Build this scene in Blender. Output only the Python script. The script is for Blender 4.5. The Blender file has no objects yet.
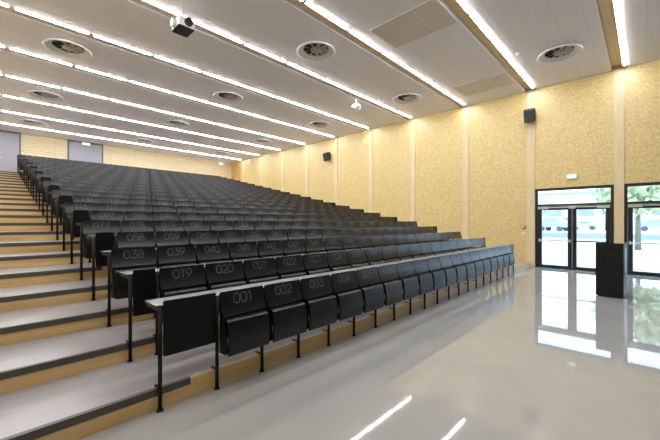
import bpy, bmesh, math, random
from mathutils import Vector, Matrix

random.seed(7)
S = bpy.context.scene
COL = S.collection
PI = math.pi

# ------------------------------------------------------------------ layout
CAM_Z = 1.554
TH = math.radians(43.827)
FPX, PCX, PCY = 329.75, 330.0, 222.38
SN, CS = math.sin(TH), math.cos(TH)
ROWS, TIERS, PITCH, PLACES = 23, 22, 0.5, 20
X0 = 0.991                      # first post of every bench
ROW_Y, ROW_D, RISE = 2.895, 0.8126, 0.1712
RISER_Y = 2.932
WALL_X, BACK_Y, LEFT_X, FRONT_Y = 13.216, 23.3, -1.7, -7.5
CEIL = 6.175
LAMP_Y = [0.47 + 2.345 * n for n in range(10)]
LANDING = TIERS * RISE


def ordw(n):
    w = ['first', 'second', 'third', 'fourth', 'fifth', 'sixth', 'seventh', 'eighth', 'ninth', 'tenth', 'eleventh',
         'twelfth', 'thirteenth', 'fourteenth', 'fifteenth', 'sixteenth', 'seventeenth', 'eighteenth', 'nineteenth',
         'twentieth', 'twenty-first', 'twenty-second', 'twenty-third']
    return w[n - 1]


# ------------------------------------------------------------------ materials
def new_mat(name):
    m = bpy.data.materials.new(name)
    m.use_nodes = True
    nt = m.node_tree
    return m, nt, nt.nodes['Principled BSDF']


def plain(name, col, rough=0.5, metal=0.0, spec=0.5, bump=0.0, bscale=200.0):
    m, nt, b = new_mat(name)
    b.inputs['Base Color'].default_value = (*col, 1)
    b.inputs['Roughness'].default_value = rough
    b.inputs['Metallic'].default_value = metal
    b.inputs['Specular IOR Level'].default_value = spec
    n = nt.nodes.new('ShaderNodeTexNoise')
    n.inputs['Scale'].default_value = bscale
    tc = nt.nodes.new('ShaderNodeTexCoord')
    nt.links.new(tc.outputs['Object'], n.inputs['Vector'])
    mix = nt.nodes.new('ShaderNodeMixRGB')
    mix.blend_type = 'MULTIPLY'
    mix.inputs['Fac'].default_value = 0.08
    mix.inputs['Color1'].default_value = (*col, 1)
    nt.links.new(n.outputs['Fac'], mix.inputs['Color2'])
    nt.links.new(mix.outputs['Color'], b.inputs['Base Color'])
    if bump:
        bp = nt.nodes.new('ShaderNodeBump')
        bp.inputs['Strength'].default_value = bump
        bp.inputs['Distance'].default_value = 0.002
        nt.links.new(n.outputs['Fac'], bp.inputs['Height'])
        nt.links.new(bp.outputs['Normal'], b.inputs['Normal'])
    return m


def emis(name, col, strength, base=(.8, .8, .8)):
    m, nt, b = new_mat(name)
    b.inputs['Base Color'].default_value = (*base, 1)
    b.inputs['Emission Color'].default_value = (*col, 1)
    b.inputs['Emission Strength'].default_value = strength
    return m


def ramp(nt, stops):
    r = nt.nodes.new('ShaderNodeValToRGB')
    e = r.color_ramp.elements
    while len(e) < len(stops):
        e.new(0.5)
    for el, (p, c) in zip(e, stops):
        el.position = p
        el.color = (*c, 1)
    return r


def coords(nt, scale, rot=(0, 0, 0)):
    tc = nt.nodes.new('ShaderNodeTexCoord')
    mp = nt.nodes.new('ShaderNodeMapping')
    mp.inputs['Scale'].default_value = scale
    mp.inputs['Rotation'].default_value = rot
    nt.links.new(tc.outputs['Object'], mp.inputs['Vector'])
    return mp


def osb_mat():
    m, nt, b = new_mat('osb_board')
    L = nt.links.new
    cols = []
    for rot, sc in (((0.5, 0, 0), (1, 26, 44)), ((-0.7, 0, 0), (1, 30, 40))):
        mp = coords(nt, sc, rot)
        v = nt.nodes.new('ShaderNodeTexVoronoi')
        v.inputs['Scale'].default_value = 1.0
        L(mp.outputs[0], v.inputs['Vector'])
        sep = nt.nodes.new('ShaderNodeSeparateColor')
        L(v.outputs['Color'], sep.inputs[0])
        r = ramp(nt, [(0.0, (.47, .33, .125)), (0.3, (.61, .46, .195)), (0.65, (.67, .525, .235)), (1.0, (.77, .635, .32))])
        L(sep.outputs[0], r.inputs[0])
        cols.append(r)
    mp = coords(nt, (1, 5, 5))
    n = nt.nodes.new('ShaderNodeTexNoise')
    n.inputs['Scale'].default_value = 3.0
    L(mp.outputs[0], n.inputs['Vector'])
    mx = nt.nodes.new('ShaderNodeMixRGB')
    L(n.outputs['Fac'], mx.inputs['Fac'])
    L(cols[0].outputs[0], mx.inputs['Color1'])
    L(cols[1].outputs[0], mx.inputs['Color2'])
    L(mx.outputs[0], b.inputs['Base Color'])
    b.inputs['Roughness'].default_value = 0.42
    return m


def wood_mat(name, cols, scale, rough=0.45, axis='X', spec=0.5):
    """straight-grained wood, grain along one axis"""
    m, nt, b = new_mat(name)
    L = nt.links.new
    s = {'X': (scale * .05, scale, scale), 'Y': (scale, scale * .05, scale), 'Z': (scale, scale, scale * .05)}[axis]
    mp = coords(nt, s)
    n = nt.nodes.new('ShaderNodeTexNoise')
    n.inputs['Scale'].default_value = 1.0
    n.inputs['Detail'].default_value = 4
    n.inputs['Distortion'].default_value = 0.6
    L(mp.outputs[0], n.inputs['Vector'])
    r = ramp(nt, [(0.3, cols[0]), (0.52, cols[1]), (0.72, cols[2])])
    L(n.outputs['Fac'], r.inputs[0])
    L(r.outputs[0], b.inputs['Base Color'])
    b.inputs['Roughness'].default_value = rough
    b.inputs['Specular IOR Level'].default_value = spec
    return m


def board_wall_mat():
    """horizontal pale softwood boards of the back wall"""
    m, nt, b = new_mat('pale_boards')
    L = nt.links.new
    mp = coords(nt, (1, 1, 1))
    sx = nt.nodes.new('ShaderNodeSeparateXYZ')
    L(mp.outputs[0], sx.inputs[0])
    cb = nt.nodes.new('ShaderNodeCombineXYZ')
    L(sx.outputs['X'], cb.inputs[0])
    L(sx.outputs['Z'], cb.inputs[1])
    br = nt.nodes.new('ShaderNodeTexBrick')
    br.inputs['Scale'].default_value = 1.0
    br.inputs['Brick Width'].default_value = 2.6
    br.inputs['Row Height'].default_value = 0.13
    br.inputs['Mortar Size'].default_value = 0.011
    br.inputs['Color1'].default_value = (.76, .65, .43, 1)
    br.inputs['Color2'].default_value = (.70, .58, .36, 1)
    br.inputs['Mortar'].default_value = (.46, .36, .20, 1)
    L(cb.outputs[0], br.inputs['Vector'])
    L(br.outputs['Color'], b.inputs['Base Color'])
    b.inputs['Roughness'].default_value = 0.5
    return m


def ceiling_mat():
    m, nt, b = new_mat('acoustic_ceiling_board')
    L = nt.links.new
    mp = coords(nt, (1, 1, 1))
    br = nt.nodes.new('ShaderNodeTexBrick')
    br.inputs['Scale'].default_value = 1.0
    br.inputs['Brick Width'].default_value = 2.4
    br.inputs['Row Height'].default_value = 0.5
    br.inputs['Mortar Size'].default_value = 0.006
    br.offset = 0.0
    br.inputs['Color1'].default_value = (.91, .87, .88, 1)
    br.inputs['Color2'].default_value = (.89, .85, .86, 1)
    br.inputs['Mortar'].default_value = (.79, .74, .73, 1)
    L(mp.outputs[0], br.inputs['Vector'])
    mp2 = coords(nt, (1.2, 60, 1))
    n = nt.nodes.new('ShaderNodeTexNoise')
    n.inputs['Scale'].default_value = 1.0
    L(mp2.outputs[0], n.inputs['Vector'])
    mx = nt.nodes.new('ShaderNodeMixRGB')
    mx.blend_type = 'MULTIPLY'
    mx.inputs['Fac'].default_value = 0.16
    L(br.outputs['Color'], mx.inputs['Color1'])
    L(n.outputs['Fac'], mx.inputs['Color2'])
    L(mx.outputs[0], b.inputs['Base Color'])
    b.inputs['Roughness'].default_value = 0.6
    return m


def floor_mat():
    m, nt, b = new_mat('polished_floor_coating')
    L = nt.links.new
    mp = coords(nt, (1, 1, 1))
    n = nt.nodes.new('ShaderNodeTexNoise')
    n.inputs['Scale'].default_value = 1.3
    n.inputs['Detail'].default_value = 3
    L(mp.outputs[0], n.inputs['Vector'])
    r = ramp(nt, [(0.3, (.295, .297, .292)), (0.7, (.33, .332, .322))])
    L(n.outputs['Fac'], r.inputs[0])
    L(r.outputs[0], b.inputs['Base Color'])
    b.inputs['Roughness'].default_value = 0.035
    b.inputs['IOR'].default_value = 1.6
    return m


def vinyl_mat():
    m, nt, b = new_mat('grey_streaked_vinyl')
    L = nt.links.new
    mp = coords(nt, (0.7, 22, 1))
    n = nt.nodes.new('ShaderNodeTexNoise')
    n.inputs['Scale'].default_value = 1.0
    n.inputs['Detail'].default_value = 3
    L(mp.outputs[0], n.inputs['Vector'])
    r = ramp(nt, [(0.3, (.26, .252, .255)), (0.7, (.315, .306, .317))])
    L(n.outputs['Fac'], r.inputs[0])
    L(r.outputs[0], b.inputs['Base Color'])
    b.inputs['Roughness'].default_value = 0.3
    return m


def glass_mat():
    m, nt, b = new_mat('clear_pane')
    nt.nodes.remove(b)
    t = nt.nodes.new('ShaderNodeBsdfTransparent')
    t.inputs[0].default_value = (.90, .95, .98, 1)
    g = nt.nodes.new('ShaderNodeBsdfGlossy')
    g.inputs['Roughness'].default_value = 0.01
    mx = nt.nodes.new('ShaderNodeMixShader')
    mx.inputs[0].default_value = 0.06
    nt.links.new(t.outputs[0], mx.inputs[1])
    nt.links.new(g.outputs[0], mx.inputs[2])
    nt.links.new(mx.outputs[0], nt.nodes['Material Output'].inputs['Surface'])
    return m


def grille_mat():
    m, nt, b = new_mat('perforated_grille')
    L = nt.links.new
    mp = coords(nt, (1, 1, 1))
    v = nt.nodes.new('ShaderNodeTexVoronoi')
    v.inputs['Scale'].default_value = 40
    v.inputs['Randomness'].default_value = 0
    L(mp.outputs[0], v.inputs['Vector'])
    r = ramp(nt, [(0.22, (.42, .37, .32)), (0.36, (.68, .62, .56))])
    L(v.outputs['Distance'], r.inputs[0])
    L(r.outputs[0], b.inputs['Base Color'])
    b.inputs['Roughness'].default_value = 0.55
    return m


def leaf_mat(name, a, c):
    m, nt, b = new_mat(name)
    mp = coords(nt, (1, 1, 1))
    n = nt.nodes.new('ShaderNodeTexNoise')
    n.inputs['Scale'].default_value = 1.7
    nt.links.new(mp.outputs[0], n.inputs['Vector'])
    r = ramp(nt, [(0.35, a), (0.65, c)])
    nt.links.new(n.outputs['Fac'], r.inputs[0])
    nt.links.new(r.outputs[0], b.inputs['Base Color'])
    b.inputs['Roughness'].default_value = 0.7
    return m


M = {
    'black': plain('black_laminate', (.005, .005, .0055), 0.3, spec=0.5),
    'pan': plain('black_seat_laminate', (.005, .005, .0055), 0.34, spec=0.42),
    'panel': plain('black_panel_laminate', (.004, .004, .0045), 0.4, spec=.25),
    'metal': plain('black_powder_coat', (.005, .005, .0055), 0.5, spec=.22),
    'desk': plain('pale_laminate', (.20, .20, .197), 0.25),
    'desk_edge': plain('dark_edge_band', (.03, .028, .026), 0.5),
    'digit': plain('pale_grey_print', (.17, .17, .17), 0.6),
    'osb': osb_mat(),
    'glulam': wood_mat('pale_glulam', ((.62, .48, .27), (.68, .55, .33), (.74, .61, .40)), 30, .5, 'Z'),
    'beam': wood_mat('beam_spruce', ((.68, .48, .25), (.76, .57, .32), (.82, .65, .40)), 30, .5, 'X'),
    'orange': wood_mat('orange_board', ((.52, .31, .09), (.60, .38, .13), (.68, .45, .17)), 20, .5, 'Z'),
    'riser': wood_mat('oak_riser', ((.60, .40, .175), (.70, .49, .23), (.78, .57, .30)), 14, .38, 'X'),
    'nosing': plain('dark_nosing', (.085, .077, .068), 0.5),
    'vinyl': vinyl_mat(),
    'boards': board_wall_mat(),
    'ceiling': ceiling_mat(),
    'floor': floor_mat(),
    'dark_wall': plain('charcoal_wall', (.05, .05, .052), 0.8),
    'lamp': emis('lamp_diffuser', (1.0, 1.0, 1.03), 86.0),
    'white': plain('white_plastic', (.78, .77, .75), 0.4),
    'white_metal': plain('white_paint', (.88, .87, .85), 0.45),
    'dark': plain('dark_cavity', (.02, .019, .018), 0.7),
    'vane': plain('grey_vane', (.50, .47, .43), 0.5),
    'grille': grille_mat(),
    'grey_edge': plain('grey_edge', (.80, .75, .70), 0.5),
    'door_grey': plain('lilac_grey_door', (.32, .325, .365), 0.42),
    'door_frame': plain('dark_grey_frame', (.11, .11, .13), 0.5),
    'alu_black': plain('black_aluminium', (.010, .011, .012), 0.35),
    'alu_silver': plain('silver_aluminium', (.55, .55, .55), 0.35, metal=.6),
    'glass': glass_mat(),
    'speaker': plain('charcoal_plastic', (.02, .018, .019), 0.6, bump=.3, bscale=400),
    'red': plain('red_plastic', (.55, .06, .03), 0.4),
    'sign_green': emis('green_sign', (.42, .82, .64), 1.0, (.1, .4, .25)),
    'sign_white': emis('white_sign', (.95, 1, .97), 1.3),
    'proj_dark': plain('dark_grey_plastic', (.03, .029, .027), 0.6),
    'lens': plain('lens_glass', (.02, .02, .025), 0.08),
    'lectern': plain('black_lectern', (.004, .004, .0045), 0.45, spec=.3),
    'paving': plain('pale_paving', (.50, .485, .46), 0.9, bscale=4),
    'lawn': leaf_mat('lawn_green', (.46, .48, .36), (.52, .54, .42)),
    'road': plain('grey_asphalt', (.25, .25, .265), 0.9),
    'kerb': plain('concrete', (.34, .34, .35), 0.9),
    'leaf': leaf_mat('green_leaves', (.46, .50, .28), (.66, .68, .46)),
    'leaf_dark': leaf_mat('dark_leaves', (.48, .54, .40), (.62, .66, .52)),
    'bark': plain('grey_bark', (.22, .18, .15), 0.9),
    'facade': plain('pale_render', (.74, .74, .76), 0.9),
    'pane_dark': plain('dark_window', (.28, .32, .38), 0.2),
    'car_blue': plain('blue_car_paint', (.36, .45, .62), 0.4),
    'car_pink': plain('rose_car_paint', (.74, .50, .58), 0.4),
    'car_grey': plain('grey_car_paint', (.55, .58, .62), 0.4),
    'tyre': plain('tyre_rubber', (.09, .09, .09), 0.8),
}


# ------------------------------------------------------------------ mesh helpers
class MB:
    """collects shapes into one mesh"""

    def __init__(self):
        self.v, self.f, self.m, self.s = [], [], [], []

    def add(self, vs, fs, mi=0, smooth=False):
        b = len(self.v)
        self.v += [tuple(p) for p in vs]
        for f in fs:
            self.f.append([b + i for i in f])
            self.m.append(mi)
            self.s.append(smooth)
        return self

    def box(self, lo, hi, mi=0, top=None):
        x0, y0, z0 = lo
        x1, y1, z1 = hi
        vs = [(x0, y0, z0), (x1, y0, z0), (x1, y1, z0), (x0, y1, z0), (x0, y0, z1), (x1, y0, z1), (x1, y1, z1), (x0, y1, z1)]
        fs = [(0, 3, 2, 1), (0, 1, 5, 4), (1, 2, 6, 5), (2, 3, 7, 6), (3, 0, 4, 7)]
        self.add(vs, fs, mi)
        b = len(self.v) - 8
        self.f.append([b + 4, b + 5, b + 6, b + 7])
        self.m.append(mi if top is None else top)
        self.s.append(False)
        return self

    def cyl(self, c, r, h, n=14, axis='Z', mi=0, r2=None, cap=True):
        r2 = r if r2 is None else r2
        vs = []
        for k, (rr, hh) in enumerate(((r, 0), (r2, h))):
            for i in range(n):
                a = 2 * PI * i / n
                p, q = rr * math.cos(a), rr * math.sin(a)
                vs.append({'Z': (p, q, hh), 'Y': (p, hh, -q), 'X': (hh, p, q)}[axis])
        vs = [(c[0] + a, c[1] + b_, c[2] + d) for a, b_, d in vs]
        self.add(vs, [(i, (i + 1) % n, n + (i + 1) % n, n + i) for i in range(n)], mi, True)
        if cap:
            b = len(self.v) - 2 * n
            self.f.append([b + i for i in range(n)][::-1]); self.m.append(mi); self.s.append(False)
            self.f.append([b + n + i for i in range(n)]); self.m.append(mi); self.s.append(False)
        return self

    def prism(self, outline, y0, y1, mi=0, edge=None):
        """outline in x,z extruded from y0 (front) to y1"""
        n = len(outline)
        vs = [(x, y0, z) for x, z in outline] + [(x, y1, z) for x, z in outline]
        e = mi if edge is None else edge
        self.add(vs, [], 0)
        b = len(self.v) - 2 * n
        self.f.append([b + i for i in range(n)]); self.m.append(mi); self.s.append(False)
        self.f.append([b + n + i for i in range(n)][::-1]); self.m.append(mi); self.s.append(False)
        for i in range(n):
            j = (i + 1) % n
            self.f.append([b + j, b + i, b + n + i, b + n + j]); self.m.append(e); self.s.append(False)
        return self

    def slab(self, outline, z0, z1, mi_top=0, mi_side=0):
        """outline in x,y extruded in z"""
        n = len(outline)
        self.add([(x, y, z0) for x, y in outline] + [(x, y, z1) for x, y in outline], [], 0)
        b = len(self.v) - 2 * n
        self.f.append([b + i for i in range(n)][::-1]); self.m.append(mi_side); self.s.append(False)
        self.f.append([b + n + i for i in range(n)]); self.m.append(mi_top); self.s.append(False)
        for i in range(n):
            j = (i + 1) % n
            self.f.append([b + i, b + j, b + n + j, b + n + i]); self.m.append(mi_side); self.s.append(False)
        return self

    def lathe(self, prof, c=(0, 0, 0), n=32, mi=0):
        vs = []
        for r, z in prof:
            for i in range(n):
                a = 2 * PI * i / n
                vs.append((c[0] + r * math.cos(a), c[1] + r * math.sin(a), c[2] + z))
        fs = []
        for k in range(len(prof) - 1):
            for i in range(n):
                j = (i + 1) % n
                fs.append((k * n + i, k * n + j, (k + 1) * n + j, (k + 1) * n + i))
        return self.add(vs, fs, mi, True)

    def mesh(self, name, mats, fix=True):
        me = bpy.data.meshes.new(name)
        me.from_pydata(self.v, [], self.f)
        for m in (mats if isinstance(mats, (list, tuple)) else [mats]):
            me.materials.append(m)
        me.polygons.foreach_set('material_index', self.m)
        me.polygons.foreach_set('use_smooth', self.s)
        if fix:
            bm = bmesh.new()
            bm.from_mesh(me)
            bmesh.ops.recalc_face_normals(bm, faces=bm.faces)
            bm.to_mesh(me)
            bm.free()
        me.update()
        return me


def rrect(x0, x1, z0, z1, r, n=4, corners=(1, 1, 1, 1)):
    pts = []
    for (cx, cz, a0, on) in ((x0 + r, z0 + r, PI, corners[0]), (x1 - r, z0 + r, 1.5 * PI, corners[1]),
                             (x1 - r, z1 - r, 0, corners[2]), (x0 + r, z1 - r, .5 * PI, corners[3])):
        if on:
            for i in range(n + 1):
                a = a0 + .5 * PI * i / n
                pts.append((cx + r * math.cos(a), cz + r * math.sin(a)))
        else:
            a = a0 + .25 * PI
            pts.append((cx + r * math.copysign(1, math.cos(a)), cz + r * math.copysign(1, math.sin(a))))
    return pts


def link(name, me, parent=None, loc=(0, 0, 0), rot=(0, 0, 0), **props):
    o = bpy.data.objects.new(name, me)
    o.location = loc
    o.rotation_euler = rot
    if parent is not None:
        o.parent = parent
    for k, v in props.items():
        o[k] = v
    COL.objects.link(o)
    return o


def thing(name, label, cat, loc=(0, 0, 0), rot=(0, 0, 0), group=None):
    o = link(name, None, None, loc, rot, label=label, category=cat)
    if group:
        o['group'] = group
    return o


def struct(name, me, label, cat, parent=None):
    return link(name, me, parent, label=label, category=cat, kind='structure')


def inv(px, py, z):
    """the place at height z that the photograph shows at a pixel (used once, for fittings of the level ceiling)"""
    f = FPX * (CAM_Z - z) / (py - PCY)
    r = (px - PCX) / FPX * f
    return r * SN + f * CS, -r * CS + f * SN


# ------------------------------------------------------------------ the setting
struct('floor', MB().box((LEFT_X, FRONT_Y, -.05), (WALL_X, RISER_Y + .03, 0)).mesh('floor', M['floor']),
       'glossy pale grey poured floor in front of the seating', 'floor')

# stepped tiers
NOSE_L, NOSE_R = 1.257, X0 + PLACES * PITCH - .26
for k in range(1, TIERS + 1):
    y0 = RISER_Y + (k - 1) * ROW_D
    y1 = RISER_Y + k * ROW_D if k < TIERS else BACK_Y
    z1 = k * RISE
    root = thing('seating_step', 'stepped timber tier with grey tread, %s step up from the glossy floor' % ordw(k), 'step', (0, y0, 0))
    root['kind'] = 'structure'
    link('tread', MB().box((LEFT_X, .018, z1 - .03), (WALL_X, y1 - y0 + .018, z1)).mesh('tread', M['vinyl']), root)
    link('riser', MB().box((LEFT_X, 0, z1 - RISE), (WALL_X, .018, z1)).mesh('riser', M['riser']), root)
    link('nosing', MB().box((LEFT_X, -.006, z1 - .056), (NOSE_L, .035, z1 + .003)).mesh('nosing', M['nosing']), root)

# right wall with two glazed door openings (a third, unseen, is added past the right edge for more daylight)
DOORS = [(0.714, 2.795), (-1.560, 0.482), (-3.834, -1.792)]
DOOR_H = 2.71
w = MB()
T = .22
edges = [BACK_Y + .2] + [e for a, b in DOORS for e in (b, a)] + [FRONT_Y]
for i in range(0, len(edges), 2):
    w.box((WALL_X, edges[i + 1], 0), (WALL_X + T, edges[i], CEIL + .3))
for a, b in DOORS:
    w.box((WALL_X, a, DOOR_H), (WALL_X + T, b, CEIL + .3))
struct('wall_right', w.mesh('wall_right', M['osb']), 'tall yellow oriented strand board wall with glazed doors', 'wall')
struct('wall_back', MB().box((LEFT_X, BACK_Y, 0), (WALL_X, BACK_Y + .2, CEIL + .3)).mesh('wall_back', M['boards']),
       'pale wall of horizontal boards behind the last row', 'wall')
struct('wall_left', MB().box((LEFT_X - .2, FRONT_Y, 0), (LEFT_X, BACK_Y + .2, CEIL + .3)).mesh('wall_left', M['osb']),
       'strand board wall on the stairs side', 'wall')
struct('wall_front', MB().box((LEFT_X - .2, FRONT_Y - .2, 0), (WALL_X + T, FRONT_Y, CEIL + .3)).mesh('wall_front', M['dark_wall']),
       'charcoal wall behind the stage', 'wall')

# portal columns and beams
n = 0
for i, ly in enumerate(LAMP_Y):
    yc = ly + .125
    n += 1
    cy = {0: .598, 1: 2.925}.get(i, yc - .09)
    struct('trim_%d' % n, MB().box((WALL_X - .02, cy - .115, 0), (WALL_X + .002, cy + .115, CEIL)).mesh('column', M['glulam']),
           'pale laminated timber column in the strand board wall, %s one counted from the doors' % ordw(i + 1), 'column')
    n += 1
    struct('trim_%d' % n, MB().box((LEFT_X, ly + .045, CEIL + .10), (WALL_X, ly + .288, CEIL + .298)).mesh('beam', M['beam']),
           'timber beam above the %s ceiling light line counted from the doors' % ordw(i + 1), 'beam')
n += 1
struct('trim_%d' % n, MB().box((WALL_X - .012, 22.1, LANDING), (WALL_X + .002, BACK_Y, CEIL)).mesh('panel', M['orange']),
       'orange wood panel in the far upper corner', 'wall panel')

# ceiling boards between the light slots
c = MB()
ys = [FRONT_Y]
for ly in LAMP_Y:
    ys += [ly - .05, ly + .29]
ys.append(BACK_Y)
for i in range(0, len(ys), 2):
    c.box((LEFT_X, ys[i], CEIL), (WALL_X, ys[i + 1], CEIL + .20))
c.box((LEFT_X - .2, FRONT_Y - .2, CEIL + .3), (WALL_X + T, BACK_Y + .2, CEIL + .4))
struct('ceiling', c.mesh('ceiling', M['ceiling']), 'warm grey acoustic board ceiling with light slots', 'ceiling')

# light lines
SEG = 1.405
for i, ly in enumerate(LAMP_Y):
    root = thing('ceiling_light', 'long white linear ceiling light, %s line counted from the glazed doors' % ordw(i + 1), 'ceiling light',
                 (0, ly, CEIL), group='linear ceiling lights')
    link('housing', MB().box((LEFT_X + .02, -.034, .0), (WALL_X - .23, .034, .09)).mesh('housing', M['white_metal']), root)
    x = WALL_X - .24
    while x > LEFT_X + .1:
        a = max(x - SEG + .105, LEFT_X + .03)
        lens_ = [(.026, .0), (.026, -.010), (-.024, -.017), (-.029, .0)]
        nn = len(lens_)
        dm = MB().add([(xx, yy, zz) for xx in (a, x - .005) for yy, zz in lens_],
                      [(q, (q + 1) % nn, nn + (q + 1) % nn, nn + q) for q in range(nn)] + [tuple(range(nn)), tuple(reversed(range(nn, 2 * nn)))], 1)
        dm.m[1] = dm.m[2] = 0
        link('diffuser', dm.mesh('diffuser', [M['lamp'], M['white_metal']]), root)
        x -= SEG

# ------------------------------------------------------------------ glazed doors
def glazed_door(idx, y0, y1, label):
    """opening from y0 to y1, seen with its high-y jamb on the left"""
    W = y1 - y0
    root = thing('door_%d' % idx, label, 'door', (WALL_X + .03, y0, 0))
    root['kind'] = 'structure'
    fr = MB()
    d0, d1 = -.02, .07
    fr.box((d0, 0, 0), (d1, .075, DOOR_H)).box((d0, W - .075, 0), (d1, W, DOOR_H))
    fr.box((d0, .075, DOOR_H - .09), (d1, W - .075, DOOR_H))
    fr.box((d0, .075, 2.10), (d1, W - .075, 2.17))
    fr.box((d0, .075, 0), (d1, W - .075, .03))
    link('frame', fr.mesh('frame', M['alu_black']), root)
    link('transom_pane', MB().box((.02, .075, 2.17), (.028, W - .075, DOOR_H - .09)).mesh('pane', M['glass']), root)
    mid = W / 2
    for s, (a, b) in enumerate(((.078, mid - .004), (mid + .004, W - .078))):
        leaf = MB()
        st = .115
        leaf.box((0, a, .032), (.055, a + st, 2.095)).box((0, b - st, .032), (.055, b, 2.095))
        leaf.box((0, a + st, .032), (.055, b - st, .11)).box((0, a + st, 1.97), (.055, b - st, 2.095))
        lf = link('door_leaf', leaf.mesh('leaf', M['alu_black']), root)
        link('pane', MB().box((.02, a + st, .11), (.028, b - st, 1.97)).mesh('pane', M['glass']), lf)
        bar = MB().box((-.085, a + .03, .925), (-.055, b - .03, .965)).box((-.085, a + .03, .90), (0, a + .07, .99)).box((-.085, b - .07, .90), (0, b - .03, .99))
        link('push_bar', bar.mesh('push_bar', M['white'] if s == 1 else M['metal']), lf,
             label='pale push bar' if s == 1 else 'dark push bar')
    cl = MB().box((-.075, .11, 2.035), (-.022, W - .11, 2.07))
    link('closer_rail', cl.mesh('closer_rail', M['alu_silver']), root)
    for a, b in ((.09, .40), (W - .40, W - .09)):
        link('door_closer', MB().box((-.085, a, 2.0), (-.021, b, 2.085)).mesh('closer', M['alu_silver']), root)
    link('selector_box', MB().box((-.08, mid - .09, 2.005), (-.021, mid + .09, 2.08)).mesh('selector', M['alu_silver']), root)
    return root


glazed_door(1, *DOORS[0], 'black framed double glazed door with push bars left of the lectern')
glazed_door(2, *DOORS[1], 'black framed double glazed door behind the lectern at the right edge')
glazed_door(3, *DOORS[2], 'added black framed double glazed door, unseen beyond the edge of the view')

# grey double doors of the back wall
def back_door(idx, x0, x1, label):
    H = 2.40
    root = thing('door_%d' % idx, label, 'door', (x0, BACK_Y, LANDING))
    root['kind'] = 'structure'
    W = x1 - x0
    fr = MB().box((0, -.04, 0), (.07, 0, H)).box((W - .07, -.04, 0), (W, 0, H)).box((.07, -.04, H - .07), (W - .07, 0, H))
    link('frame', fr.mesh('frame', M['door_frame']), root)
    m = W / 2
    for s, (a, b) in enumerate(((.072, m - .004), (m + .004, W - .072))):
        lf = link('door_leaf', MB().box((a, -.022, .008), (b, -.002, H - .074)).mesh('leaf', M['door_grey']), root)
        hx = b - .09 if s == 0 else a + .09
        link('handle', MB().box((hx - .065, -.08, 1.02), (hx + .065, -.06, 1.045)).box((hx - .012, -.065, 1.02), (hx + .012, -.022, 1.045))
             .mesh('handle', M['alu_silver']), lf)


back_door(4, -.44, 1.23, 'grey double door at the top of the stairs')
back_door(5, 3.13, 4.80, 'grey double door behind the last row of seats')

# ------------------------------------------------------------------ seating
def stroke(poly, wdt, out):
    for (a, b) in zip(poly, poly[1:]):
        a, b = Vector(a), Vector(b)
        d = (b - a)
        if d.length < 1e-6:
            continue
        d.normalize()
        nrm = Vector((-d.y, d.x)) * wdt / 2
        a2, b2 = a - d * wdt * .35, b + d * wdt * .35
        out.append([a2 - nrm, b2 - nrm, b2 + nrm, a2 + nrm])


def arc(cx, cy, rx, ry, a0, a1, n=10):
    return [(cx + rx * math.cos(math.radians(a0 + (a1 - a0) * i / n)), cy + ry * math.sin(math.radians(a0 + (a1 - a0) * i / n))) for i in range(n + 1)]


GL = {
    '0': [arc(.36, .5, .36, .5, 0, 360, 16)],
    '1': [[(.22, .86), (.42, 1.0), (.42, 0)]],
    '2': [arc(.36, .70, .33, .30, 165, -40, 10) + [(.03, 0), (.70, 0)]],
    '3': [[(.04, 1.0), (.66, 1.0), (.34, .62)] + arc(.36, .31, .34, .31, 85, -150, 10)],
    '4': [[(.56, 0), (.56, 1.0), (0, .27), (.74, .27)]],
    '5': [[(.64, 1.0), (.14, 1.0), (.08, .56)] + arc(.34, .32, .34, .32, 130, -150, 12)],
    '6': [[(.52, 1.0), (.10, .48)] + arc(.36, .32, .34, .32, 150, -210, 16)],
    '7': [[(.02, 1.0), (.68, 1.0), (.24, 0)]],
    '8': [arc(.36, .76, .27, .24, 0, 360, 14), arc(.36, .27, .34, .27, 0, 360, 14)],
    '9': [[(.20, 0), (.62, .52)] + arc(.36, .68, .34, .32, -30, 330, 16)],
}
BH = .2135
BACK_STEPS = 7


def back_pt(x, zz, off=0.0):
    """point on the front face of a backrest: upright at the top edge, curving forward towards its lower edge; zz counts up from there"""
    u = BH - zz
    y = -.035 - (.08 * u + .215 * u * u / BH)
    sl = .08 + .43 * u / BH
    n_ = math.hypot(1, sl)
    return (x, y - off / n_, .903 - u + off * sl / n_)


def backrest_mb(mb, x=0.0, y=0.0, z=0.0):
    hw = .2405
    lev = [BH * i / BACK_STEPS for i in range(BACK_STEPS)] + [BH - .014, BH - .005, BH]
    wid = [hw] * BACK_STEPS + [hw, hw - .005, hw - .014]
    lev[0], wid[0] = 0, hw - .008
    vs, fs = [], []
    for off in (0.0, -.013):
        for l_, w_ in zip(lev, wid):
            for sx in (-1, 1):
                p = back_pt(sx * w_, l_, off)
                vs.append((p[0] + x, p[1] + y, p[2] + z))
    m_ = len(lev)
    B = 2 * m_
    for i in range(m_ - 1):
        a_ = 2 * i
        fs.append((a_, a_ + 1, a_ + 3, a_ + 2))
        fs.append((B + a_ + 1, B + a_, B + a_ + 2, B + a_ + 3))
    mb.add(vs, fs, 0, True)
    b0 = len(mb.v)
    mb.add(vs, [], 0)
    edge = []
    for i in range(m_ - 1):
        a_ = 2 * i
        edge += [(a_, a_ + 2, B + a_ + 2, B + a_), (a_ + 3, a_ + 1, B + a_ + 1, B + a_ + 3)]
    edge += [(1, 0, B, B + 1), (B - 2, B - 1, 2 * B - 1, 2 * B - 2)]
    for f in edge:
        mb.f.append([b0 + i for i in f]); mb.m.append(0); mb.s.append(False)
    return mb


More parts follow.
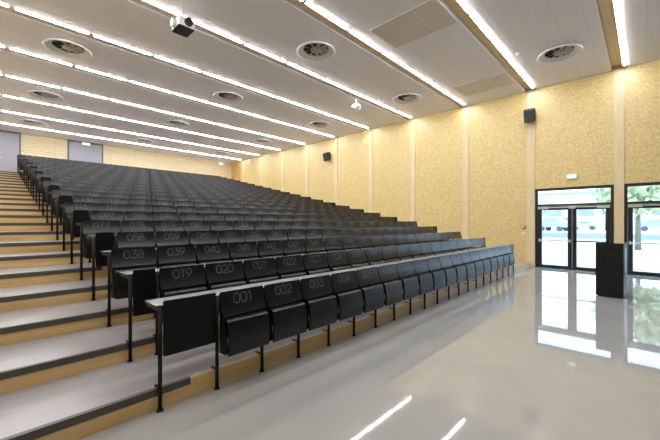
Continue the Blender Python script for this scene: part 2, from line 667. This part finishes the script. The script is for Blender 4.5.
SEAT_PROF = [(-.098, .664), (-.132, .658), (-.150, .640), (-.160, .602), (-.168, .550), (-.175, .492), (-.177, .440), (-.171, .380), (-.162, .338),
             (-.152, .330), (-.143, .335), (-.148, .400), (-.150, .450), (-.146, .492), (-.138, .545), (-.124, .600), (-.106, .640), (-.092, .656)]


def seat_mb(mb, x=0.0, y=0.0, z=0.0, hw=.2205):
    n_ = len(SEAT_PROF)
    # rounded side edges: an inset outline at each end
    cx = sum(p[0] for p in SEAT_PROF) / n_
    vs = []
    for xx in (-hw, hw):
        vs += [(xx + x, p[0] + y, p[1] + z) for p in SEAT_PROF]
    fs = [tuple(range(n_)), tuple(reversed(range(n_, 2 * n_)))] + [(i, n_ + i, n_ + (i + 1) % n_, (i + 1) % n_) for i in range(n_)]
    mb.add(vs, fs)
    return mb


def number_mb(txt, mb, x=0.0, y=0.0, z=0.0, mi=0):
    quads = []
    h, wid, adv = .092, .088, .076
    steps = [.060 if ch == '1' else adv for ch in txt]
    tot = sum(steps[:-1]) + h * (.5 if txt[-1] == '1' else .72)
    for i, ch in enumerate(txt):
        at = sum(steps[:i]) - (.008 if ch == '1' else 0)
        qs = []
        for poly in GL[ch]:
            stroke(poly, .072, qs)
        for q in qs:
            quads.append([(p.x * h + at - tot / 2 - .006, p.y * h) for p in q])
    base = BH - .122
    for q in quads:
        pts = [back_pt(a, base + b, .0012) for a, b in q]
        mb.add([(p[0] + x, p[1] + y, p[2] + z) for p in pts], [(0, 1, 2, 3)], mi)
    return mb


back_me = backrest_mb(MB()).mesh('backrest', M['black'])
seat_me = seat_mb(MB()).mesh('seat_pan', M['pan'])


def bracket_me(s):  # seat support plate, also thickened and raised to block light between seats
    o = [(-.0185, .34), (-.0185, .838), (-.032, .838), (-.060, .74), (-.082, .68), (-.10, .60), (-.140, .50), (-.150, .40), (-.150, .36), (-.12, .34)]
    x0, x1 = (.2215, .2345) if s > 0 else (-.2345, -.2215)
    n_ = len(o)
    return MB().add([(x0, p[0], p[1]) for p in o] + [(x1, p[0], p[1]) for p in o],
                    [tuple(range(n_)), tuple(reversed(range(n_, 2 * n_)))] + [(i, n_ + i, n_ + (i + 1) % n_, (i + 1) % n_) for i in range(n_)]).mesh('bracket', M['metal'])


bar_me = MB().box((-.2205, -.082, .480), (.2205, -.058, .676)).mesh('light_block_bar', M['metal'])  # added bar behind the seat pan, blocks stray light through the gap
bra_me = [bracket_me(-1), bracket_me(1)]

post_me = {}
pm = MB().cyl((0, 0, .012), .0165, .83, 12)
pm.box((-.0125, -.014, .815), (.0125, .29, .8415))
post_me['shaft'] = pm.mesh('post', M['metal'])
post_me['foot'] = MB().lathe([(.0, .0), (.028, .0), (.028, .008), (.018, .014), (.0, .014)], n=16).mesh('foot', M['metal'])
post_me['tab'] = MB().box((-.013, .012, RISE + .004), (.013, .105, RISE + .011)).mesh('tab', M['metal'])
full = MB().cyl((0, 0, .012), .0165, .83, 10)
full.box((-.0125, -.014, .815), (.0125, .29, .8415)).lathe([(.0, .0), (.028, .0), (.028, .012), (.0, .014)], n=12)
full.box((-.013, .012, RISE + .004), (.013, .105, RISE + .011))
fr_ = MB().cyl((0, 0, .012), .0165, .83, 10)
fr_.box((-.0125, -.014, .815), (.0125, .29, .8415)).lathe([(.0, .0), (.028, .0), (.028, .012), (.0, .014)], n=12)
post_me['free'] = fr_.mesh('post', M['metal'])
post_me['full'] = full.mesh('post', M['metal'])

DW = PLACES * PITCH
desk_me = MB().slab([(-.022, .310), (-.022, .062), (-.012, .036), (.008, .03), (DW - .008, .03), (DW + .012, .036), (DW + .022, .062), (DW + .022, .310)],
                    .842, .862, 0, 1).mesh('desk_top', [M['desk'], M['desk_edge']])
panel_me = MB().prism(rrect(.021, .479, .443, .905, .014, 3), -.020, -.003).mesh('blank_panel', M['panel'])

half_me = MB().prism(rrect(.021, .229, .443, .905, .014, 3), -.020, -.003).mesh('blank_panel', M['panel'])


def places(k):
    """seat centres along a row, left to right; every second row is staggered by half a seat"""
    if k == 1:
        return [(p + .5) * PITCH for p in range(1, 19)]
    if k % 2:
        return [(p + .5) * PITCH for p in range(20)]
    return [.25 + (p + .5) * PITCH for p in range(19)]


num = 1
seat_list = []
for k in range(1, ROWS + 1):
    for p in range(len(places(k))):
        seat_list.append((k, p, num))
        num += 1

for k in range(1, ROWS + 1):
    y, z = ROW_Y + (k - 1) * ROW_D, (k - 1) * RISE
    where = 'in the front row' if k == 1 else 'in the %s row' % ordw(k)
    root = thing('writing_desk', 'long pale narrow desk on thin black posts %s' % where, 'desk', (X0, y, z), group='long desks behind the seat rows')
    link('desk_top', desk_me, root, label='pale desk top')
    posts = [i * PITCH for i in range(PLACES + 1)] if k % 2 else [0] + [.25 + i * PITCH for i in range(PLACES)] + [DW]
    for px_ in posts:
        if k <= 4:
            p = link('post', post_me['shaft'], root, (px_, 0, 0))
            link('foot_plate', post_me['foot'], p)
            link('floor_bracket', post_me['tab'], p)
        else:
            link('post', post_me['full' if k <= TIERS else 'free'], root, (px_, 0, 0))
    if k == 1:
        for b in (0, 9.5):
            link('blank_panel', panel_me, root, (b, 0, 0), label='plain black panel without a number')
    elif k % 2 == 0:
        for b in (0, 9.75):
            link('blank_panel', half_me, root, (b, 0, 0), label='narrow plain black panel without a number')


def shown_size(k, p):
    x = X0 + places(k)[p]
    y = ROW_Y + (k - 1) * ROW_D
    f, r = x * CS + y * SN, x * SN - y * CS
    fx = ((x + .24) * SN - y * CS) / ((x + .24) * CS + y * SN) - ((x - .24) * SN - y * CS) / ((x - .24) * CS + y * SN)
    return fx / f * (2.0 if k == 1 else 1.0)


rank = sorted(seat_list, key=lambda s: -shown_size(s[0], s[1]))
single = sorted(rank[:300])
mass = sorted(rank[300:])

proto = None
for k, p, nm in single:
    x, y, z = X0 + places(k)[p], ROW_Y + (k - 1) * ROW_D, (k - 1) * RISE
    cnt = p + 1
    rowtxt = 'front row' if k == 1 else ordw(k) + ' row'
    label = 'black folding seat numbered %03d, %s from the stairs in the %s' % (nm, ordw(cnt), rowtxt)
    if proto is None:
        root = thing('folding_seat', label, 'seat', (x, y, z), group='numbered folding seats')
        link('backrest', back_me, root)
        link('seat_pan', seat_me, root)
        for b in bra_me:
            link('hinge_bracket', b, root)
        link('light_block_bar', bar_me, root)
        proto = (root, list(root.children))
    else:
        root = proto[0].copy()
        COL.objects.link(root)
        root.location = (x, y, z)
        root['label'] = label
        for ch in proto[1]:
            cc = ch.copy()
            cc.parent = root
            COL.objects.link(cc)
    link('seat_number', number_mb('%03d' % nm, MB()).mesh('number', M['digit'], fix=False), root, label='pale grey printed number %03d' % nm)

mb = MB()
for k, p, nm in mass:
    x, y, z = X0 + places(k)[p], ROW_Y + (k - 1) * ROW_D, (k - 1) * RISE
    backrest_mb(mb, x, y, z)
    seat_mb(mb, x, y, z)
    number_mb('%03d' % nm, mb, x, y, z, 1)
link('folding_seats', mb.mesh('folding_seats', [M['black'], M['digit']]), None, kind='stuff', label='black folding seats towards the right ends of the rows and in the farthest rows', category='seats')

# ------------------------------------------------------------------ ceiling fittings
ring_me = MB().lathe([(.515, -.0), (.51, -.018), (.49, -.024), (.455, -.018), (.43, .0), (.40, .035), (.34, .06), (.33, .068)], n=40).mesh('outer_ring', M['white_metal'])
well_me = MB().lathe([(.335, .064), (.30, .072), (.0, .072)], n=32).mesh('well', M['dark'])
hub_me = MB().lathe([(.0, .006), (.10, .006), (.13, .016), (.14, .05), (.14, .070)], n=24).mesh('hub', M['vane'])
v = MB()
for i in range(9):
    a = 2 * PI * i / 9
    ca, sa = math.cos(a), math.sin(a)
    pts = []
    for r, t, zz in ((.14, -.012, .062), (.325, -.05, .060), (.325, .055, .022), (.14, .028, .030)):
        pts.append((r * ca - t * sa, r * sa + t * ca, zz))
    q = [(x_, y_, z_ + .006) for x_, y_, z_ in pts]
    v.add(pts + q, [(0, 1, 2, 3), (7, 6, 5, 4), (0, 4, 5, 1), (1, 5, 6, 2), (2, 6, 7, 3), (3, 7, 4, 0)])
vane_me = v.mesh('vane_ring', M['vane'])
GX = {1.49: 'stairs side', 6.08: 'middle', 10.71: 'strand board wall side'}
spots = [(10.71, 1.70), (6.08, 6.35), (10.71, 6.35), (1.49, 10.95), (6.08, 10.95), (10.71, 10.95), (1.49, 15.56), (6.08, 15.56), (10.71, 15.56),
         (1.49, 20.20), (6.08, 20.20), (10.71, 20.20)]
lines = {1.70: 'first and second', 6.35: 'third and fourth', 10.95: 'fifth and sixth', 15.56: 'seventh and eighth', 20.20: 'ninth and tenth'}
for x, y in spots:
    root = thing('ceiling_vent', 'round white swirl vent between %s ceiling light lines, %s' % (lines[y], GX[x]), 'air vent', (x, y, CEIL - .002),
                 group='round ceiling vents')
    # the opening is seen from below: the well sits above the ring inside a shallow drum let into the board
    for nm_, me in (('outer_ring', ring_me), ('well', well_me), ('hub', hub_me), ('vane_ring', vane_me)):
        link(nm_, me, root, loc=(0, 0, -.075))

for x0, x1, label in ((6.39, 7.50, 'brown perforated ceiling grille nearer the middle, three panels'), (11.05, 12.15, 'brown perforated ceiling grille beside the strand board wall, three panels')):
    root = thing('ceiling_grille', label, 'grille', (x0, 3.13, CEIL), group='perforated ceiling grilles')
    L3 = (4.80 - 3.13) / 3
    W = x1 - x0
    fr = MB()
    for j in range(4):
        yy = j * L3
        fr.box((0, max(yy - .02, 0), -.012), (W, min(yy + .02, 3 * L3), -.0005))
    fr.box((-.008, 0, -.012), (0, 3 * L3, -.0005)).box((W, 0, -.012), (W + .008, 3 * L3, -.0005))
    link('grille_frame', fr.mesh('grille_frame', M['grey_edge']), root)
    for j in range(3):
        link('grille_panel', MB().box((.002, j * L3 + .02, -.009), (W - .002, (j + 1) * L3 - .02, -.0008)).mesh('grille_panel', M['grille']), root)

# projector
root = thing('projector', 'white ceiling projector with dark underside hanging below a light line', 'projector', (2.875, 7.06, 5.60))
bm_ = MB().slab(rrect(-.165, .165, -.20, .20, .03, 3), .004, .19, 0, 0)
link('body', bm_.mesh('body', M['white']), root)
link('base_plate', MB().slab(rrect(-.163, .163, -.198, .198, .03, 3), -.008, .004).mesh('base_plate', M['proj_dark']), root)
lens = MB().cyl((.03, -.245, .105), .085, .05, 24, 'Y', r2=.085)
lo = link('lens_tube', lens.mesh('lens_tube', M['proj_dark']), root)
link('lens', MB().cyl((.03, -.252, .105), .062, .01, 24, 'Y').mesh('lens', M['lens']), lo)
link('fan_grille', MB().cyl((-.225, .02, .10), .085, .062, 20, 'X', r2=.095).mesh('fan_grille', M['grey_edge']), root)
link('mount_pole', MB().cyl((0, 0, .19), .022, CEIL - 5.60 - .20, 14).box((-.09, -.09, .19), (.09, .09, .205)).box((-.08, -.08, CEIL - 5.6 - .012), (.08, .08, CEIL - 5.6 - .001))
     .mesh('mount_pole', M['white_metal']), root)

# ceiling camera
cx_, cy_ = inv(360.5, 97.0, CEIL)
root = thing('ceiling_camera', 'white swivelling camera hanging below a ceiling light line', 'camera', (cx_, cy_ + .22, CEIL), (0, 0, .5))
link('mount', MB().cyl((0, 0, -.20), .035, .199, 14).cyl((0, 0, -.02), .075, .019, 18).mesh('mount', M['white']), root)
sp = MB().lathe([(.0, -.02), (.10, -.03), (.17, -.09), (.19, -.16), (.16, -.20), (.0, -.205)], c=(0, 0, -.17), n=24)
link('dome', sp.mesh('dome', M['white']), root)
for s in (-1, 1):
    link('arm', MB().cyl((s * .21 - .03, 0, -.345), .085, .06, 18, 'X').mesh('arm', M['white']), root)
link('camera_head', MB().cyl((0, -.16, -.36), .075, .24, 18, 'Y').mesh('camera_head', M['grey_edge']), root)

for (px, py, label) in ((518, 53.5, 'small white detector on the ceiling next to the second light line'),
                        (380.5, 99, 'small white detector on the ceiling next to the fourth light line')):
    x, y = inv(px, py, CEIL)
    root = thing('smoke_detector', label, 'detector', (x, y, CEIL))
    link('base', MB().cyl((0, 0, -.018), .075, .0175, 20).mesh('base', M['white']), root)
    link('sensor_head', MB().lathe([(.0, -.06), (.035, -.058), (.055, -.04), (.06, -.018)], n=20).mesh('sensor_head', M['white']), root)

# wall loudspeakers
def wall_speaker(y, z, label):
    root = thing('wall_speaker', label, 'loudspeaker', (WALL_X, y, z), group='loudspeakers on the strand board wall')
    prof = [(-.03, -.10), (-.03, .14), (-.08, .21), (-.20, .235), (-.31, .19), (-.37, .10), (-.27, -.26), (-.14, -.22)]
    n8 = len(prof)
    body = MB().add([(a, yy, b) for yy in (-.15, .15) for a, b in prof],
                    [tuple(range(n8)), tuple(reversed(range(n8, 2 * n8)))] + [(i, n8 + i, n8 + (i + 1) % n8, (i + 1) % n8) for i in range(n8)])
    cab = link('cabinet', body.mesh('cabinet', M['speaker']), root)
    d = Vector((.10, 0, -.36)).normalized()
    nrm = Vector((-.36, 0, -.10)).normalized()
    p0 = Vector((-.37, 0, .10)) + d * .02 + nrm * .004
    p1 = Vector((-.27, 0, -.26)) - d * .02 + nrm * .004
    g = MB().add([p0 + Vector((0, -.135, 0)), p0 + Vector((0, .135, 0)), p1 + Vector((0, .135, 0)), p1 + Vector((0, -.135, 0))] +
                 [q + Vector((0, yy, 0)) - nrm * .0035 for q, yy in ((p0, -.135), (p0, .135), (p1, .135), (p1, -.135))],
                 [(0, 1, 2, 3), (7, 6, 5, 4), (0, 4, 5, 1), (1, 5, 6, 2), (2, 6, 7, 3), (3, 7, 4, 0)])
    link('front_grille', g.mesh('front_grille', M['proj_dark']), cab)
    link('wall_bracket', MB().box((-.029, -.03, -.04), (-.0215, .03, .10)).box((-.0225, -.06, -.06), (-.0205, .06, .12)).mesh('wall_bracket', M['speaker']), root)


wall_speaker(2.92, 5.26, 'dark grey loudspeaker high on the wall above the glazed door')
wall_speaker(12.74, 5.19, 'dark grey loudspeaker high on the wall far up beside the seat rows')

# exit signs
def pict(mb, mi, sx, y, sc):
    """running figure, door and arrow in x,z on a sign face looking to -y"""
    def quad(pts):
        mb.add([(sx + a * sc, y, b * sc) for a, b in pts], [(0, 1, 2, 3)], mi)
    quad([(.25, -.38), (.70, -.38), (.70, .38), (.25, .38)])
    quad([(-.75, -.06), (-.42, -.06), (-.42, .06), (-.75, .06)])
    quad([(-.95, 0), (-.70, -.20), (-.70, 0), (-.70, .20)])
    quad([(-.12, -.05), (.05, -.10), (.10, .16), (-.05, .20)])
    quad([(-.20, -.38), (-.10, -.38), (.04, -.06), (-.08, -.04)])
    quad([(.02, -.08), (.10, -.08), (.20, -.34), (.12, -.36)])
    quad([(.05, .24), (.15, .24), (.15, .36), (.05, .36)])


def exit_sign(loc, rot, label, w_=.27, h_=.15, white=False):
    root = thing('exit_sign', label, 'exit sign', loc, rot)
    link('sign_body', MB().box((-w_ / 2, -.05, -h_ / 2), (w_ / 2, -.001, h_ / 2)).mesh('sign_body', M['white']), root)
    mb = MB().box((-w_ / 2 + .012, -.054, -h_ / 2 + .012), (w_ / 2 - .012, -.0505, h_ / 2 - .012), 0)
    pict(mb, 1, 0, -.0545, h_ * .82)
    if white:
        link('sign_panel', mb.mesh('sign_panel', [M['sign_white'], M['sign_green']], fix=False), root, label='white lit face')
    else:
        link('sign_panel', mb.mesh('sign_panel', [M['sign_green'], M['sign_white']], fix=False), root, label='green lit face')


exit_sign((WALL_X - .001, 1.752, 3.05), (0, 0, -PI / 2), 'small green and white exit sign above the glazed door')
exit_sign((.02, BACK_Y - .001, 6.07), (0, 0, 0), 'small white lit exit sign over the door at the top of the stairs', .30, .11, True)
exit_sign((3.97, BACK_Y - .001, 6.065), (0, 0, 0), 'small white lit exit sign over the double door behind the seats', .38, .12, True)
exit_sign((12.30, BACK_Y - .001, 6.00), (0, 0, 0), 'small white lit exit sign near the far upper corner', .34, .15, True)

# fire alarm call point and the switch below it
root = thing('fire_alarm_switch', 'small red fire alarm button on the wall left of the glazed door', 'fire alarm', (WALL_X - .001, 3.154, 1.40), (0, 0, -PI / 2))
link('housing', MB().box((-.055, -.045, -.055), (.055, -.001, .055)).mesh('housing', M['red']), root)
link('press_plate', MB().box((-.032, -.049, -.032), (.032, -.0455, .032)).mesh('press_plate', M['white']), root, label='white press plate')
root = thing('light_switch', 'small white switch on the wall under the red alarm button', 'switch', (WALL_X - .001, 3.16, 1.17), (0, 0, -PI / 2))
link('cover_plate', MB().box((-.045, -.012, -.045), (.045, -.001, .045)).mesh('cover_plate', M['white']), root)
link('rocker', MB().box((-.03, -.018, -.03), (.03, -.0125, .03)).mesh('rocker', M['white_metal']), root)

# ------------------------------------------------------------------ lectern
root = thing('lectern', 'black box lectern standing on the glossy floor before the glazed doors', 'lectern', (8.93, .556, 0), (0, 0, math.radians(-3)))
LW, LD, LH = .223, .62, 1.125
b = MB()
b.box((0, -LW, .02), (.022, LW, LH))                       # front board
b.box((.022, -LW, .02), (LD, -LW + .02, LH + .0)).box((.022, LW - .02, .02), (LD, LW, LH))
b.box((LD - .02, -LW + .02, .02), (LD, LW - .02, LH - .10))
link('body', b.mesh('body', M['lectern']), root)
link('plinth', MB().box((.03, -LW + .03, 0), (LD - .03, LW - .03, .02)).mesh('plinth', M['dark']), root)
top = MB().add([(.024, -LW + .022, LH - .03), (LD - .022, -LW + .022, LH - .10), (LD - .022, LW - .022, LH - .10), (.024, LW - .022, LH - .03),
                (.024, -LW + .022, LH - .05), (LD - .022, -LW + .022, LH - .12), (LD - .022, LW - .022, LH - .12), (.024, LW - .022, LH - .05)],
               [(0, 1, 2, 3), (7, 6, 5, 4), (0, 4, 5, 1), (1, 5, 6, 2), (2, 6, 7, 3), (3, 7, 4, 0)])
link('reading_top', top.mesh('reading_top', M['lectern']), root)
link('cable_slot', MB().box((-.003, -.085, .865), (-.0005, .085, .878)).mesh('cable_slot', M['dark']), root)
link('side_strip', MB().box((LD - .34, -LW - .004, .42), (LD - .20, -LW - .0005, 1.02)).mesh('side_strip', M['alu_silver']), root, label='silver strip on the side')

# ------------------------------------------------------------------ outside
struct('path', MB().box((WALL_X + T, -30, -.08), (WALL_X + 5.5, 40, -.02)).mesh('path', M['paving']), 'pale paving outside the glazed doors', 'paving')
gl = MB().box((WALL_X + 5.5, -30, -.12), (WALL_X + 13, 40, -.03))
link('lawn', gl.mesh('lawn', M['lawn']), None, label='strip of pale green lawn outside beyond the paving', category='lawn', kind='structure')
struct('path_far', MB().box((WALL_X + 13, -40, -.12), (WALL_X + 28, 50, -.03)).mesh('path_far', M['paving']), 'pale paved square outside beyond the lawn', 'paving')
ROAD_Z = .45
struct('road', MB().box((WALL_X + 28.3, -60, -.12), (WALL_X + 75, 80, ROAD_Z)).mesh('road', M['paving']), 'raised pale road outside beyond the paved square', 'road')
struct('kerb', MB().box((WALL_X + 28, -60, -.12), (WALL_X + 28.3, 80, ROAD_Z + .03)).mesh('kerb', M['kerb']), 'low grey concrete wall along the raised road', 'low wall')


def tree(loc, h, cr, label, mat, seed, n=900, stem=.35):
    rnd = random.Random(seed)
    root = thing('street_tree', label, 'tree', loc)
    t = MB().cyl((0, 0, 0), .16, h * stem, 10, r2=.11)
    for i in range(5):
        a = 2 * PI * i / 5 + rnd.random()
        p0 = Vector((0, 0, h * stem * .95)); p1 = Vector((math.cos(a) * cr * .5, math.sin(a) * cr * .5, h * (.55 + .2 * rnd.random())))
        d = (p1 - p0); q = d.to_track_quat('Z', 'Y').to_matrix()
        vs = []
        for rr, tt in ((.08, 0), (.03, 1)):
            for j in range(6):
                vs.append(p0 + d * tt + q @ Vector((rr * math.cos(j * PI / 3), rr * math.sin(j * PI / 3), 0)))
        t.add(vs, [(j, (j + 1) % 6, 6 + (j + 1) % 6, 6 + j) for j in range(6)])
    link('trunk', t.mesh('trunk', M['bark']), root)
    f = MB()
    for i in range(n):
        while True:
            u = Vector((rnd.uniform(-1, 1), rnd.uniform(-1, 1), rnd.uniform(-1, 1)))
            if .25 < u.length < 1:
                break
        p = Vector((u.x * cr, u.y * cr, h * (.36 + .32 * (u.z + 1))))
        s = rnd.uniform(.12, .26)
        q = Vector((rnd.uniform(-1, 1), rnd.uniform(-1, 1), rnd.uniform(-1, 1))).to_track_quat('Z', 'Y').to_matrix()
        f.add([p + q @ Vector(a) * s for a in ((-1, -.5, 0), (0, -.7, .15), (1, 0, 0), (0, .7, .15))], [(0, 1, 2, 3)])
    link('foliage', f.mesh('foliage', mat, fix=False), root)


def ray(px, f):
    r = (px - PCX) / FPX * f
    return r * SN + f * CS, -r * CS + f * SN


x, y = ray(638, 19)
tree((x, y, -.04), 5.6, 2.1, 'green leafy tree on the lawn outside the right glazed door', M['leaf'], 3, 1300, .42)
x, y = ray(541, 48)
tree((x, y, ROAD_Z), 5.0, 2.0, 'distant pale green tree outside at the left edge of the left door', M['leaf_dark'], 11, 500)
x, y = ray(606, 46)
tree((x, y, ROAD_Z), 6.0, 2.2, 'distant pale green tree outside, left of the leafy one', M['leaf_dark'], 5, 500)


def car(px, f, paint, label, h=1.5, ln=4.2, rot=0.0):
    x, y = ray(px, f)
    root = thing('parked_car', label, 'car', (x, y, ROAD_Z), (0, 0, rot))
    prof = [(-.5, .30), (-.5, .62), (-.46, .66), (-.30, .70), (-.18, .98), (.18, 1.0), (.33, .72), (.48, .62), (.5, .50), (.5, .30)]
    o = [(a * ln, b_ * h) for a, b_ in prof]
    link('body', MB().prism(o, -.85, .85).mesh('body', paint), root)
    wn = [(-.26, .71), (-.165, .94), (.165, .95), (.28, .73)]
    link('side_window', MB().prism([(a * ln, b_ * h) for a, b_ in wn], -.86, .86).mesh('side_window', M['pane_dark']), root)
    for a in (-.30, .31):
        for s in (-.86, .66):
            link('wheel', MB().cyl((a * ln, s, .32), .32, .20, 16, 'Y').mesh('wheel', M['tyre']), root)


car(554, 42, M['car_blue'], 'pale blue car parked outside, seen through the left door leaf', 1.7, 3.4, PI / 2 - .3)
car(567, 46, M['car_pink'], 'rose coloured car parked outside behind the pale blue car', 1.9, 2.6, PI / 2)
car(584, 50, M['car_grey'], 'pale grey car parked outside, seen through the right leaf of the left door', 1.3, 3.4, PI / 2)
car(656, 42, M['car_blue'], 'pale blue car parked outside beyond the leafy tree', 1.5, 3.6, PI / 2 + .1)

bx = WALL_X + 60
root = thing('building', 'pale building far outside across the road', 'building', (bx, 5, ROAD_Z))
link('facade', MB().box((0, -38, 0), (8, 30, 6.2)).mesh('facade', M['facade']), root)
link('roof', MB().box((-.4, -38.4, 6.2), (8.4, 30.4, 6.6)).mesh('roof', M['kerb']), root)
for i in range(14):
    link('window', MB().box((-.06, -36 + i * 4.7, 2.2), (-.005, -33.8 + i * 4.7, 4.0)).mesh('window', M['pane_dark']), root)

# ------------------------------------------------------------------ world, camera, view
wd = bpy.data.worlds.new('overcast_sky')
S.world = wd
wd.use_nodes = True
nt = wd.node_tree
bg = nt.nodes['Background']
tc = nt.nodes.new('ShaderNodeTexCoord')
sp_ = nt.nodes.new('ShaderNodeSeparateXYZ')
nt.links.new(tc.outputs['Generated'], sp_.inputs[0])
rp = ramp(nt, [(0.0, (.74, .86, 1.0)), (0.5, (.48, .71, 1.0))])
nt.links.new(sp_.outputs['Z'], rp.inputs[0])
nt.links.new(rp.outputs[0], bg.inputs['Color'])
bg.inputs['Strength'].default_value = 6.0

cd = bpy.data.cameras.new('camera')
cam = bpy.data.objects.new('camera', cd)
COL.objects.link(cam)
cam.location = (0, 0, CAM_Z)
cam.rotation_euler = (PI / 2, 0, -(PI / 2 - TH))
cd.sensor_width = 36
cd.lens = FPX / 660 * 36
cd.shift_y = (PCY - 220) / 660
cd.clip_end = 300
S.camera = cam

S.view_settings.view_transform = 'Standard'
S.view_settings.look = 'None'
S.view_settings.gamma = 1.0
S.view_settings.use_curve_mapping = False
S.view_settings.exposure = 0.13
S.cycles.max_bounces = 10
S.cycles.diffuse_bounces = 6
S.cycles.transparent_max_bounces = 12
S.cycles.use_denoising = True
S.cycles.caustics_reflective = True
